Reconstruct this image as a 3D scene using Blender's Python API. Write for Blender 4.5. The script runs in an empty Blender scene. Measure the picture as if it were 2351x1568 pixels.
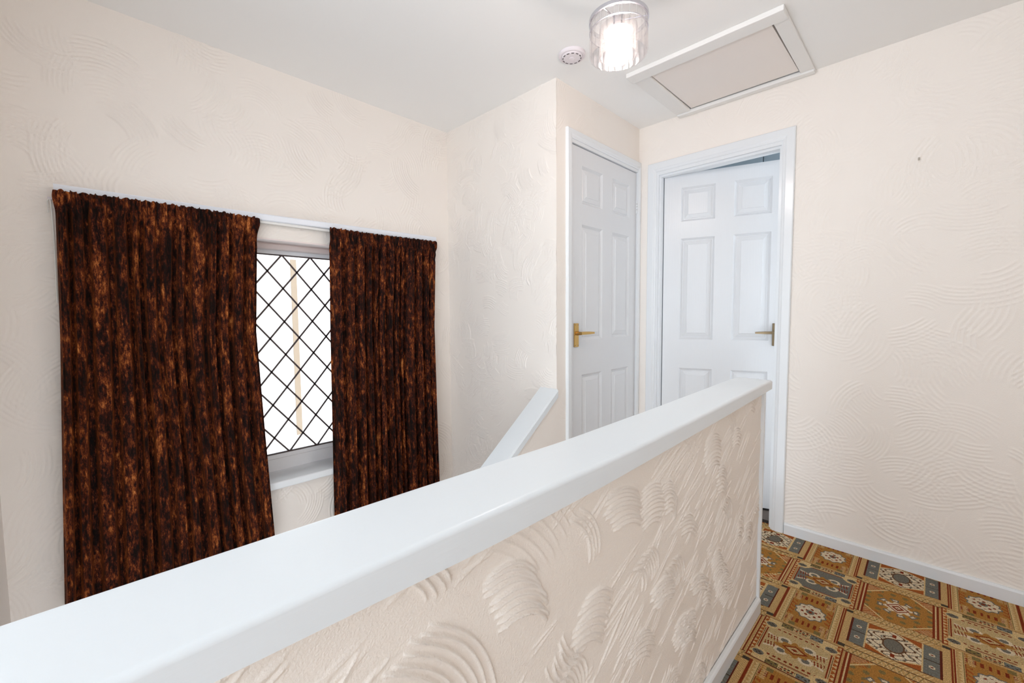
import bpy, bmesh, math, random
import numpy as np
from mathutils import Vector, Matrix
random.seed(7); rng = np.random.default_rng(11)
sc = bpy.context.scene
COL = sc.collection
# ------------------------------------------------------------------ dimensions (metres)
A, B, C, D, H = 2.288, 1.383, 1.7316, 2.5824, 2.35     # window wall x=-A, cupboard wall x=-B, stub wall y=C, far wall y=D, ceiling z=H
XR, YB = 0.80, -3.20                                     # right wall, open back end of the landing
HW = -0.45                                               # landing face of the half wall
YE = 1.83                                                # end of the half wall

# ------------------------------------------------------------------ materials
def srgb(r, g, b):
    f = lambda c: (c/255/12.92) if c/255 <= 0.04045 else ((c/255+0.055)/1.055)**2.4
    return (f(r), f(g), f(b), 1)
def mat(name, col=(.8,.8,.8,1), rough=.5, metal=0, bump=None, **kw):
    m = bpy.data.materials.new(name); m.use_nodes = True
    nt = m.node_tree; b = nt.nodes['Principled BSDF']
    b.inputs['Base Color'].default_value = col
    b.inputs['Roughness'].default_value = rough
    b.inputs['Metallic'].default_value = metal
    for k, v in kw.items():
        b.inputs[k].default_value = v
    if bump:
        scale, strength, dist, stretch = bump
        tc = nt.nodes.new('ShaderNodeTexCoord'); mp = nt.nodes.new('ShaderNodeMapping')
        mp.inputs['Scale'].default_value = stretch
        n = nt.nodes.new('ShaderNodeTexNoise'); n.inputs['Scale'].default_value = scale; n.inputs['Detail'].default_value = 4
        bp = nt.nodes.new('ShaderNodeBump'); bp.inputs['Strength'].default_value = strength; bp.inputs['Distance'].default_value = dist
        nt.links.new(tc.outputs['Object'], mp.inputs['Vector']); nt.links.new(mp.outputs['Vector'], n.inputs['Vector'])
        nt.links.new(n.outputs['Fac'], bp.inputs['Height']); nt.links.new(bp.outputs['Normal'], b.inputs['Normal'])
    return m
M = {}
M['paper'] = mat('cream_relief_paper', srgb(238,231,224), .60, bump=(420,.35,.002,(1,1,1)))
M['plaster'] = mat('cream_combed_plaster', srgb(239,231,223), .58, bump=(330,.45,.003,(1,1,1)))
M['ceiling'] = mat('ceiling_paint', srgb(240,240,239), .75, bump=(60,.08,.002,(1,1,1)))
M['gloss'] = mat('white_gloss_paint', srgb(226,229,232), .22, bump=(35,.06,.002,(1,1,1)))
M['capgloss'] = mat('white_cap_paint', srgb(224,230,235), .30, bump=(30,.10,.002,(6,.6,6)))
M['door'] = mat('white_door_paint', srgb(217,219,222), .30, bump=(28,.12,.002,(7,7,.7)))
M['sill'] = mat('glossy_sill_paint', srgb(236,240,244), .10)
def grain(m):
    nt = m.node_tree; N = nt.nodes; L = nt.links
    old = next(n for n in N if n.bl_idname == 'ShaderNodeBump')
    tc = N.new('ShaderNodeTexCoord'); mp = N.new('ShaderNodeMapping'); mp.inputs['Scale'].default_value = (1,1,.16)
    wv = N.new('ShaderNodeTexWave'); wv.wave_type = 'BANDS'; wv.bands_direction = 'X'; wv.inputs['Scale'].default_value = 26; wv.inputs['Distortion'].default_value = 11
    wv.inputs['Detail'].default_value = 2; wv.inputs['Detail Scale'].default_value = .55
    b2 = N.new('ShaderNodeBump'); b2.inputs['Strength'].default_value = .11; b2.inputs['Distance'].default_value = .0012
    L.new(tc.outputs['Object'], mp.inputs['Vector']); L.new(mp.outputs[0], wv.inputs['Vector']); L.new(wv.outputs['Fac'], b2.inputs['Height'])
    L.new(old.outputs['Normal'], b2.inputs['Normal']); L.new(b2.outputs['Normal'], N['Principled BSDF'].inputs['Normal'])
grain(M['door'])
M['upvc'] = mat('white_window_frame', srgb(242,243,246), .25)
M['timber'] = mat('pinkish_white_timber', srgb(232,218,214), .5, bump=(50,.3,.003,(1,.4,1)))
M['hatchframe'] = mat('hatch_frame_paint', srgb(232,231,229), .5)
M['hatch'] = mat('hatch_board', srgb(236,229,224), .7, bump=(40,.1,.002,(1,1,1)))
M['lead'] = mat('lead_came', srgb(84,72,72), .5, .3)
M['brass'] = mat('brass', srgb(205,165,100), .28, 1.0)
M['oldbrass'] = mat('tarnished_brass', srgb(140,122,96), .34, 1.0)
M['hookmetal'] = mat('dull_hook_metal', srgb(176,168,156), .5, .3)
M['chrome'] = mat('chrome', (.62,.62,.67,1), .25, 1.0)
M['plastic'] = mat('white_plastic', srgb(225,218,222), .45)
M['slot'] = mat('dark_slot', srgb(90,84,86), .7)
M['cord'] = mat('white_cord', srgb(236,234,230), .6)
M['rail'] = mat('rail_paint', srgb(229,233,241), .35)
M['greyblue'] = mat('grey_blue_board', srgb(150,165,176), .5)
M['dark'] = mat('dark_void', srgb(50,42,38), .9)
M['woodfloor'] = mat('dark_stair_carpet', srgb(120,92,60), .95)
M['render'] = mat('pale_render', srgb(246,244,240), .9)

def velvet():
    m = bpy.data.materials.new('crushed_velvet'); m.use_nodes = True
    nt = m.node_tree; N = nt.nodes; L = nt.links; b = N['Principled BSDF']
    tc = N.new('ShaderNodeTexCoord'); mp = N.new('ShaderNodeMapping'); mp.inputs['Scale'].default_value = (1,1,.34)
    L.new(tc.outputs['Object'], mp.inputs['Vector'])
    n1 = N.new('ShaderNodeTexNoise'); n1.inputs['Scale'].default_value = 72; n1.inputs['Detail'].default_value = 8; n1.inputs['Roughness'].default_value = .86; n1.inputs['Distortion'].default_value = .15
    n2 = N.new('ShaderNodeTexNoise'); n2.inputs['Scale'].default_value = 20; n2.inputs['Detail'].default_value = 3
    L.new(mp.outputs['Vector'], n1.inputs['Vector']); L.new(mp.outputs['Vector'], n2.inputs['Vector'])
    ad = N.new('ShaderNodeMath'); ad.operation = 'MULTIPLY_ADD'; ad.inputs[1].default_value = .32
    L.new(n2.outputs['Fac'], ad.inputs[0]); L.new(n1.outputs['Fac'], ad.inputs[2])
    rp = N.new('ShaderNodeValToRGB'); cr = rp.color_ramp
    cr.elements[0].position = .595; cr.elements[0].color = srgb(13,6,4)
    cr.elements[1].position = .84; cr.elements[1].color = srgb(208,132,70)
    e = cr.elements.new(.657); e.color = srgb(46,17,9)
    e = cr.elements.new(.712); e.color = srgb(92,38,16)
    e = cr.elements.new(.772); e.color = srgb(150,82,38)
    L.new(ad.outputs[0], rp.inputs['Fac']); L.new(rp.outputs['Color'], b.inputs['Base Color'])
    b.inputs['Roughness'].default_value = .8
    b.inputs['Specular IOR Level'].default_value = .15
    b.inputs['Sheen Weight'].default_value = .22; b.inputs['Sheen Roughness'].default_value = .35
    b.inputs['Sheen Tint'].default_value = srgb(210,110,50)
    bp = N.new('ShaderNodeBump'); bp.inputs['Strength'].default_value = .5; bp.inputs['Distance'].default_value = .004
    L.new(n1.outputs['Fac'], bp.inputs['Height']); L.new(bp.outputs['Normal'], b.inputs['Normal'])
    return m
M['velvet'] = velvet()

def glassmat(name, tint, rough, fac):
    m = bpy.data.materials.new(name); m.use_nodes = True
    nt = m.node_tree; N = nt.nodes; L = nt.links; N.remove(N['Principled BSDF']); out = N['Material Output']
    tr = N.new('ShaderNodeBsdfTransparent'); tr.inputs['Color'].default_value = tint
    gl = N.new('ShaderNodeBsdfGlossy'); gl.inputs['Roughness'].default_value = rough
    mx = N.new('ShaderNodeMixShader'); fr = N.new('ShaderNodeFresnel'); fr.inputs['IOR'].default_value = fac
    L.new(fr.outputs['Fac'], mx.inputs['Fac']); L.new(tr.outputs[0], mx.inputs[1]); L.new(gl.outputs[0], mx.inputs[2])
    L.new(mx.outputs[0], out.inputs['Surface'])
    return m
M['glass'] = glassmat('window_glass', (.96,.97,.98,1), .02, 1.35)
def crystalmat():
    m = bpy.data.materials.new('clear_acrylic_prism'); m.use_nodes = True
    nt = m.node_tree; N = nt.nodes; L = nt.links; N.remove(N['Principled BSDF']); out = N['Material Output']
    tr = N.new('ShaderNodeBsdfTransparent'); tr.inputs['Color'].default_value = (.925,.91,.915,1)
    gl = N.new('ShaderNodeBsdfGlossy'); gl.inputs['Roughness'].default_value = .12
    tl = N.new('ShaderNodeBsdfTranslucent'); tl.inputs['Color'].default_value = (.95,.93,.90,1)
    m1 = N.new('ShaderNodeMixShader'); m1.inputs['Fac'].default_value = .007
    L.new(tr.outputs[0], m1.inputs[1]); L.new(tl.outputs[0], m1.inputs[2])
    fr = N.new('ShaderNodeLayerWeight'); fr.inputs['Blend'].default_value = .16
    m2 = N.new('ShaderNodeMixShader'); L.new(fr.outputs['Facing'], m2.inputs['Fac']); L.new(m1.outputs[0], m2.inputs[1]); L.new(gl.outputs[0], m2.inputs[2])
    L.new(m2.outputs[0], out.inputs['Surface'])
    return m
M['crystal'] = crystalmat()
def emis(name, col, s):
    m = bpy.data.materials.new(name); m.use_nodes = True; b = m.node_tree.nodes['Principled BSDF']
    b.inputs['Emission Color'].default_value = col; b.inputs['Emission Strength'].default_value = s
    return m
M['bulb'] = emis('lit_bulb', (1,.93,.84,1), 340)

def carpetmat():
    m = mat('patterned_carpet', (1,1,1,1), .95, bump=(700,.6,.004,(1,1,1)))
    nt = m.node_tree; at = nt.nodes.new('ShaderNodeAttribute'); at.attribute_name = 'pattern'
    nz = nt.nodes.new('ShaderNodeTexNoise'); nz.inputs['Scale'].default_value = 260; nz.inputs['Detail'].default_value = 3
    tc = nt.nodes.new('ShaderNodeTexCoord'); nt.links.new(tc.outputs['Object'], nz.inputs['Vector'])
    mr = nt.nodes.new('ShaderNodeMapRange'); mr.inputs[1].default_value = .3; mr.inputs[2].default_value = .7; mr.inputs[3].default_value = .58; mr.inputs[4].default_value = 1.28
    nt.links.new(nz.outputs['Fac'], mr.inputs[0])
    mu = nt.nodes.new('ShaderNodeMix'); mu.data_type = 'RGBA'; mu.blend_type = 'MULTIPLY'; mu.inputs[0].default_value = 1
    nt.links.new(at.outputs['Color'], mu.inputs[6]); nt.links.new(mr.outputs[0], mu.inputs[7])
    b = nt.nodes['Principled BSDF']; nt.links.new(mu.outputs[2], b.inputs['Base Color'])
    b.inputs['Specular IOR Level'].default_value = .1
    return m
M['carpet'] = carpetmat()
def brickmat():
    m = mat('pale_brick', rough=.9); nt = m.node_tree
    br = nt.nodes.new('ShaderNodeTexBrick'); br.inputs['Color1'].default_value = srgb(124,102,82); br.inputs['Color2'].default_value = srgb(110,90,72); br.inputs['Mortar'].default_value = srgb(140,124,106)
    br.inputs['Scale'].default_value = 3.2; br.inputs['Mortar Size'].default_value = .02
    tc = nt.nodes.new('ShaderNodeTexCoord'); mp = nt.nodes.new('ShaderNodeMapping'); mp.inputs['Rotation'].default_value = (math.pi/2, 0, math.pi/2)
    nt.links.new(tc.outputs['Object'], mp.inputs['Vector']); nt.links.new(mp.outputs[0], br.inputs['Vector'])
    nt.links.new(br.outputs['Color'], nt.nodes['Principled BSDF'].inputs['Base Color'])
    return m
M['brick'] = brickmat()

# ------------------------------------------------------------------ object helpers
def link(name, me, m, parent=None):
    o = bpy.data.objects.new(name, me); COL.objects.link(o)
    if m is not None: me.materials.append(m)
    if parent is not None: o.parent = parent
    return o
def obj(name, bm, m, parent=None, smooth=False):
    me = bpy.data.meshes.new(name); bmesh.ops.recalc_face_normals(bm, faces=bm.faces[:]); bm.to_mesh(me); bm.free()
    o = link(name, me, m, parent)
    if smooth:
        for p in me.polygons: p.use_smooth = True
    return o
def empty(name, loc=(0,0,0), rotz=0, parent=None):
    o = bpy.data.objects.new(name, None); COL.objects.link(o); o.location = loc; o.rotation_euler = (0,0,rotz); o.empty_display_size = .05
    if parent is not None: o.parent = parent
    return o
def tag(o, label, cat, kind=None, group=None):
    o['label'] = label; o['category'] = cat
    if kind: o['kind'] = kind
    if group: o['group'] = group
    return o
def box(bm, x0,x1,y0,y1,z0,z1, bev=0, seg=2):
    mt = Matrix.Translation(((x0+x1)/2,(y0+y1)/2,(z0+z1)/2)) @ Matrix.Diagonal((abs(x1-x0),abs(y1-y0),abs(z1-z0),1))
    r = bmesh.ops.create_cube(bm, size=1, matrix=mt)
    if bev:
        es = list({e for v in r['verts'] for e in v.link_edges})
        bmesh.ops.bevel(bm, geom=es, offset=bev, segments=seg, affect='EDGES', profile=.5)
    return r
def BX(*a, **k):
    bm = bmesh.new(); box(bm, *a, **k); return bm
def cyl(bm, p, q, r0, r1=None, n=16):
    r1 = r0 if r1 is None else r1
    p, q = Vector(p), Vector(q); d = q-p
    mt = Matrix.Translation((p+q)/2) @ d.to_track_quat('Z','Y').to_matrix().to_4x4()
    return bmesh.ops.create_cone(bm, cap_ends=True, segments=n, radius1=r0, radius2=r1, depth=d.length, matrix=mt)
def tube(bm, pts, r, n=8):
    pts = [Vector(p) for p in pts]; rings = []
    for i, p in enumerate(pts):
        d = (pts[min(i+1,len(pts)-1)]-pts[max(i-1,0)]).normalized(); q = d.to_track_quat('Z','Y')
        rings.append([bm.verts.new(p+q@Vector((r*math.cos(t*2*math.pi/n), r*math.sin(t*2*math.pi/n),0))) for t in range(n)])
    for a, b in zip(rings, rings[1:]):
        for i in range(n): bm.faces.new((a[i],a[(i+1)%n],b[(i+1)%n],b[i]))
    bm.faces.new(rings[0]); bm.faces.new(rings[-1][::-1])
def lathe(bm, prof, c=(0,0,0), n=40):
    rings = []
    for r, z in prof:
        rings.append([bm.verts.new((c[0]+r*math.cos(t*2*math.pi/n), c[1]+r*math.sin(t*2*math.pi/n), c[2]+z)) for t in range(n)])
    for a, b in zip(rings, rings[1:]):
        for i in range(n): bm.faces.new((a[i],a[(i+1)%n],b[(i+1)%n],b[i]))
    if prof[0] != prof[-1]:
        if prof[0][0] > 1e-6: bm.faces.new(rings[0])
        if prof[-1][0] > 1e-6: bm.faces.new(rings[-1])
def sweep_rect_profile(bm, prof, path):
    """prof: list of 2-D points, path: list of functions mapping a profile point to 3-D; closed profile, capped ends"""
    rings = [[bm.verts.new(f(p)) for p in prof] for f in path]; n = len(prof)
    for a, b in zip(rings, rings[1:]):
        for i in range(n): bm.faces.new((a[i],a[(i+1)%n],b[(i+1)%n],b[i]))
    bm.faces.new(rings[0]); bm.faces.new(rings[-1][::-1])

# ------------------------------------------------------------------ combed relief (real displacement, stroke by stroke)
def fan_strokes(n, u0,u1,v0,v1, spacing=(.010,.014), length=(.10,.20), lines=(6,10), r=(.10,.25), height=1.0):
    out = []
    for _ in range(n):
        cu, cv = rng.uniform(u0,u1), rng.uniform(v0,v1); th = rng.uniform(0,2*math.pi); R = rng.uniform(*r)
        ln = rng.uniform(*length); sp = rng.uniform(*spacing); k = rng.integers(*lines); hh = height*rng.uniform(.5,1)
        for i in range(k):
            m = ln*(1-.5*abs(i/(k-1)-.5))*rng.uniform(.85,1.1)
            out.append((cu,cv,th,R,(i-(k-1)/2)*sp,-m/2+rng.uniform(-.012,.012),m/2,hh*rng.uniform(.7,1.1)))
    return out
def explicit_fan(p0, p1, bulge, n, step, jitter=.006, height=1.0, shrink=.0):
    """arc from p0 to p1 bulging by `bulge`, repeated n times displaced by step"""
    out = []
    for i in range(n):
        s = 1-shrink*abs(i/(n-1)-.5)*2
        m = np.array([(p0[0]+p1[0])/2+step[0]*i, (p0[1]+p1[1])/2+step[1]*i]); hv = np.array([(p1[0]-p0[0])/2, (p1[1]-p0[1])/2])*s
        e_ = hv/np.hypot(*hv); j0, j1 = e_*rng.uniform(-1.5*jitter,1.5*jitter)+rng.uniform(-.0009,.0009,2), e_*rng.uniform(-1.5*jitter,1.5*jitter)+rng.uniform(-.0009,.0009,2)
        a, b = m-hv+j0, m+hv+j1
        ch = b-a; L = np.hypot(*ch); nrm = np.array([-ch[1],ch[0]])/L
        out.append(('q', a, b, nrm*bulge*s, height*rng.uniform(.8,1.1)))
    return out
def stroke_points(s):
    if isinstance(s[0], str):
        _, a, b, bl, hh = s; L = np.hypot(*(b-a))+1e-6; t = np.linspace(0,1,max(8,int(L/.0012)))
        p = a[None]*(1-t)[:,None]+b[None]*t[:,None]+bl[None]*(4*t*(1-t))[:,None]
        e = np.minimum(1, np.minimum(t,1-t)*L/.010)
        return p[:,0], p[:,1], hh*(.45+.55*e)
    cu,cv,th,R,off,a,b,hh = s; t = np.linspace(a,b,max(8,int((b-a)/.002))); ang = t/(R+.4*off)
    x = (R+off)*np.sin(ang); y = (R+off)*np.cos(ang)-R
    e = np.minimum(1, np.minimum(t-a,b-t)/.012)
    return cu+x*math.cos(th)-y*math.sin(th), cv+x*math.sin(th)+y*math.cos(th), hh*(.4+.6*e)
def relief(name, u0,u1,v0,v1,res,strokes,amp,width,to3d,m,holes=(),extra=None,grain=0,smooth=0):
    nu, nv = int(round((u1-u0)/res))+1, int(round((v1-v0)/res))+1
    us, vs = np.linspace(u0,u1,nu), np.linspace(v0,v1,nv); h = np.zeros((nv,nu))
    k = int(math.ceil(width*1.6/res)); du, dv = us[1]-us[0], vs[1]-vs[0]
    if strokes:
        P = [stroke_points(s) for s in strokes]
        px = np.concatenate([p[0] for p in P]); py = np.concatenate([p[1] for p in P]); ph = np.concatenate([p[2] for p in P])
        ix = np.round((px-u0)/du).astype(int); iy = np.round((py-v0)/dv).astype(int)
        for a in range(-k,k+1):
            for b in range(-k,k+1):
                jx, jy = ix+a, iy+b; ok = (jx>=0)&(jx<nu)&(jy>=0)&(jy<nv)
                dx = us[0]+jx*du-px; dy = vs[0]+jy*dv-py; val = ph*np.exp(-(dx*dx+dy*dy)/(2*(width*.42)**2))
                np.maximum.at(h, (jy[ok],jx[ok]), val[ok])
    h *= amp
    if grain: h += grain*rng.standard_normal(h.shape)
    if extra is not None: h += extra(us[None,:], vs[:,None])
    U, V = np.meshgrid(us, vs)
    co = to3d(U, V, h).reshape(-1,3)
    i = np.arange(nu*nv).reshape(nv,nu)
    q = np.stack([i[:-1,:-1],i[:-1,1:],i[1:,1:],i[1:,:-1]],-1).reshape(-1,4)
    if holes:
        cu = (U[:-1,:-1]+du/2).reshape(-1); cv = (V[:-1,:-1]+dv/2).reshape(-1); keep = np.ones(len(q),bool)
        for a,b,c,d in holes: keep &= ~((cu>a)&(cu<b)&(cv>c)&(cv<d))
        q = q[keep]
    return co, q
def mesh_from(name, parts, m):
    """join grids (co,quads) and boxes (bmesh) in one mesh; grids shade smooth"""
    me = bpy.data.meshes.new(name); cos, qs, sm = [], [], []; n = 0
    for p in parts:
        if isinstance(p, bmesh.types.BMesh):
            bmesh.ops.recalc_face_normals(p, faces=p.faces[:]); p.verts.index_update()
            c = np.array([v.co[:] for v in p.verts]); q = np.array([[v.index for v in f.verts] for f in p.faces]); s = False; p.free()
        else: c, q = p; s = True
        cos.append(c); qs.append(q+n); sm.append(np.full(len(q),s)); n += len(c)
    co = np.concatenate(cos).astype(np.float32); q = np.concatenate(qs).astype(np.int32); sm = np.concatenate(sm)
    me.vertices.add(len(co)); me.vertices.foreach_set('co', co.ravel())
    me.loops.add(q.size); me.loops.foreach_set('vertex_index', q.ravel())
    me.polygons.add(len(q)); me.polygons.foreach_set('loop_start', np.arange(0,q.size,4,dtype=np.int32)); me.polygons.foreach_set('loop_total', np.full(len(q),4,dtype=np.int32))
    me.polygons.foreach_set('use_smooth', sm)
    me.update(calc_edges=True); me.validate()
    return link(name, me, m)
st = lambda *a: np.stack(np.broadcast_arrays(*a), -1)

# ------------------------------------------------------------------ the setting: walls
WY0, WY1, WZ0, WZ1 = .16, 1.40, .330, 1.546               # window opening
YN = -.222                                                 # face of the near return wall
ZS = -1.0                                                  # half-landing floor level
def wall_boxes(*bs):
    out = []
    for b in bs: out.append(BX(*b))
    return out
# window wall: y from YN to C
co = relief('w', YN, C, .05, H, .0040, fan_strokes(250, YN, C, .05, H, spacing=(.012,.017), length=(.13,.27)), .0050, .0050,
            lambda U,V,h: st(-A+h, U, V), None, holes=[(WY0,WY1,WZ0,WZ1)])
t_ = .25
wallw = mesh_from('wall_window', [co]+wall_boxes((-A-t_,-A-.0012,YN-.12,WY0,ZS-.1,H),(-A-t_,-A-.0012,WY1,C+.1,ZS-.1,H),(-A-t_,-A-.0012,WY0,WY1,ZS-.1,WZ0),(-A-t_,-A-.0012,WY0,WY1,WZ1,H),(-A-.0012,-A+.0002,YN,C,ZS,.052)), M['paper'])
tag(wallw, 'long cream relief papered wall around the curtained stair window', 'wall', 'structure')
# near return wall (left picture edge)
co = relief('w', 0, .78, ZS, H, .006, fan_strokes(60, 0, .4, 0, H), .0010, .0065, lambda U,V,h: st(-A+U, YN+h, V), None)
o = mesh_from('wall_near', [co]+wall_boxes((-A,-A+.78,YN-.12,YN-.0012,ZS-.1,H)), M['paper'])
tag(o, 'narrow cream return wall meeting the curtained wall at the left picture edge', 'wall', 'structure')
# stub wall y=C
co = relief('w', -A, -B, -.1, H, .0040, fan_strokes(230, -A, -B, -.1, H, spacing=(.008,.013), length=(.08,.17), r=(.07,.2)), .0048, .0050,
            lambda U,V,h: st(U, C-h, V), None)
o = mesh_from('wall_stub', [co]+wall_boxes((-A-.1,-B-.001,C+.0012,C+.1,ZS-.1,H)), M['paper'])
tag(o, 'short cream textured wall between the window corner and the cupboard door', 'wall', 'structure')
# cupboard wall x=-B
D1Y0, D1Y1, D1Z = 1.846, 2.566, 2.084
co = relief('w', C, D, .0, H, .004, fan_strokes(60, C, D, 0, H, spacing=(.009,.014), length=(.08,.16)), .0024, .0055, lambda U,V,h: st(-B+h, U, V), None, holes=[(D1Y0,D1Y1,-.1,D1Z)])
o = mesh_from('wall_cupboard', [co]+wall_boxes((-B-.1,-B-.0012,C+.001,D1Y0,ZS,H),(-B-.1,-B-.0012,D1Y1,D+.1,ZS,H),(-B-.1,-B-.0012,D1Y0,D1Y1,D1Z,H)), M['paper'])
tag(o, 'narrow cream wall around the closed cupboard door', 'wall', 'structure')
# far wall y=D
D2X0, D2X1, D2Z = -1.262, -.572, 2.045
co = relief('w', -B, XR, 0, H, .0040, fan_strokes(175, -.6, .5, 0, H, spacing=(.014,.020), length=(.12,.25), lines=(5,10))+fan_strokes(16,-B,-.5,1.9,H), .0030, .0050, lambda U,V,h: st(U, D-h, V), None, holes=[(D2X0,D2X1,-.1,D2Z)])
o = mesh_from('wall_far', [co]+wall_boxes((-B-.1,D2X0,D+.0012,D+.1,-.1,H),(D2X1,XR+.1,D+.0012,D+.1,-.1,H),(D2X0,D2X1,D+.0012,D+.1,D2Z,H)), M['paper'])
tag(o, 'wide cream swirl textured wall holding the ajar bedroom door', 'wall', 'structure')
o = mesh_from('wall_right', wall_boxes((XR,XR+.1,-.35,D+.1,-.1,H)), M['paper'])
tag(o, 'plain cream side wall closing the landing on the right', 'wall', 'structure')

# half wall: combed plaster
S = []
S += explicit_fan((.423,.690),(.553,.640), .022, 9, (-.004,.0125), height=1.25, shrink=.15)
S += explicit_fan((.735,.725),(.885,.690), .016, 9, (-.003,.0105), height=1.15, shrink=.2)
S += explicit_fan((.300,.770),(.415,.590), .030, 9, (-.013,-.006), height=1.2)
S += explicit_fan((.375,.835),(.500,.735), .016, 8, (.018,.008), height=.38)
S += explicit_fan((.600,.545),(.720,.505), .018, 8, (.006,.012), height=1.15, shrink=.25)
S += explicit_fan((.540,.555),(.600,.500), -.014, 6, (.010,.006), height=.9)
S += explicit_fan((.470,.560),(.545,.470), -.02, 7, (-.010,-.006), height=1.2)
S += explicit_fan((.270,.840),(.300,.800), .004, 4, (.012,.004), height=.9)
KEEP = ((.488,.715,.075),(.80,.75,.07),(.345,.66,.09),(.67,.57,.065))
clear = lambda u,v,e=0: all(math.hypot(u-a,v-b) > r+e for a,b,r in KEEP)
for _ in range(24):
    cu, cv = rng.uniform(.75,1.78), rng.uniform(.08,.82)
    if not clear(cu,cv,.04): continue
    w = rng.uniform(.08,.15)
    S += explicit_fan((cu-w/2,cv),(cu+w/2,cv-rng.uniform(.0,.05)), rng.uniform(.012,.028), int(rng.integers(6,11)), (rng.uniform(-.004,.004),.0105), height=rng.uniform(.7,1.15), shrink=.3)
for _ in range(16):
    cu, cv = rng.uniform(-.1,1.78), rng.uniform(.1,.84); w = rng.uniform(.05,.11)
    if not clear(cu,cv,.03): continue
    S += explicit_fan((cu,cv+w/2),(cu+w*.6,cv-w/2), rng.uniform(.008,.02), int(rng.integers(4,9)), (.0105,.003), height=rng.uniform(.5,.95))
for _ in range(380):                                       # long straight trowel scratches, rising to the far end
    cu, cv = rng.uniform(-.2,1.8), rng.uniform(.03,.86); L_ = rng.uniform(.05,.17); a = rng.normal(.50,.12)
    if not clear(cu,cv,L_*.35): continue
    d_ = np.array([math.cos(a),math.sin(a)])*L_/2
    for j in range(int(rng.integers(1,6))):
        sh = np.array([-math.sin(a),math.cos(a)])*j*.0062
        S.append(('q', np.array([cu,cv])-d_+sh+rng.uniform(-.01,.01,2), np.array([cu,cv])+d_+sh+rng.uniform(-.01,.01,2), np.zeros(2), rng.uniform(.22,.5)))
ph = rng.uniform(0,6.28,12); kk = rng.uniform(8,40,12); aa = rng.normal(.5,.35,12)
def slow(u, v):
    r = 0
    for p,k,a in zip(ph,kk,aa): r = r+np.sin(k*(-u*math.sin(a)+v*math.cos(a))+p+.8*np.sin(6*u+p))
    return r*.00022
co = relief('w', -.03, YE-.016, .03, .885, .0020, S, .0058, .0038, lambda U,V,h: st(HW-.003+h, U, V), None, extra=slow, grain=.00009)
o = mesh_from('wall_half', [co]+wall_boxes((-.525,HW-.009,-1.2,YE-.004,-.3,.885),(HW-.009,HW-.003,-1.2,-.03,-.1,.885)), M['plaster'])
tag(o, 'low cream half wall with deep combed plaster swirls beside the stairs', 'wall', 'structure')

# low stair wall under the sloping capping (cupboard wall plane running down the stairs)
def zlow(y): return .7373+(y-1.7243)*.757
co, q = relief('w', .75, C, .002, 1.0, .004, fan_strokes(60, .75, C, 0, .6, spacing=(.008,.012), length=(.07,.14)), .0016, .006,
               lambda U,V,h: st(-B+h, U, zlow(U)-V), None)
bm = bmesh.new()
pr = [(.75,ZS),(C,ZS),(C,zlow(C)),(.75,zlow(.75))]
f0 = [bm.verts.new((-B-.002,y,z)) for y,z in pr]; f1 = [bm.verts.new((-B-.1,y,z)) for y,z in pr]
bm.faces.new(f0); bm.faces.new(f1[::-1])
for i in range(4): bm.faces.new((f0[i],f0[(i+1)%4],f1[(i+1)%4],f1[i]))
o = mesh_from('wall_stair', [(co,q), bm], M['paper'])
tag(o, 'low cream stair wall under the sloping white capping', 'wall', 'structure')

# ceiling with the hatch opening, and a closed loft box added to block the sky
HX0,HX1,HY0,HY1 = -1.045,-.502,2.022,2.553
bm = bmesh.new()
for b in ((-A-.25,HX0,YB,D+.1),(HX1,4.6,YB,D+.1),(HX0,HX1,YB,HY0),(HX0,HX1,HY1,D+.1)): box(bm,*b,H,H+.12)  # overhang beyond the right wall added to keep the sun out
box(bm,HX0-.05,HX1+.05,HY0-.05,HY1+.05,H+.45,H+.47)
for b in ((HX0-.05,HX0,HY0-.05,HY1+.05),(HX1,HX1+.05,HY0-.05,HY1+.05),(HX0,HX1,HY0-.05,HY0),(HX0,HX1,HY1,HY1+.05)): box(bm,*b,H+.1,H+.46)
tag(obj('ceiling', bm, M['ceiling']), 'flat white painted ceiling over the landing and stairs', 'ceiling', 'structure')

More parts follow.
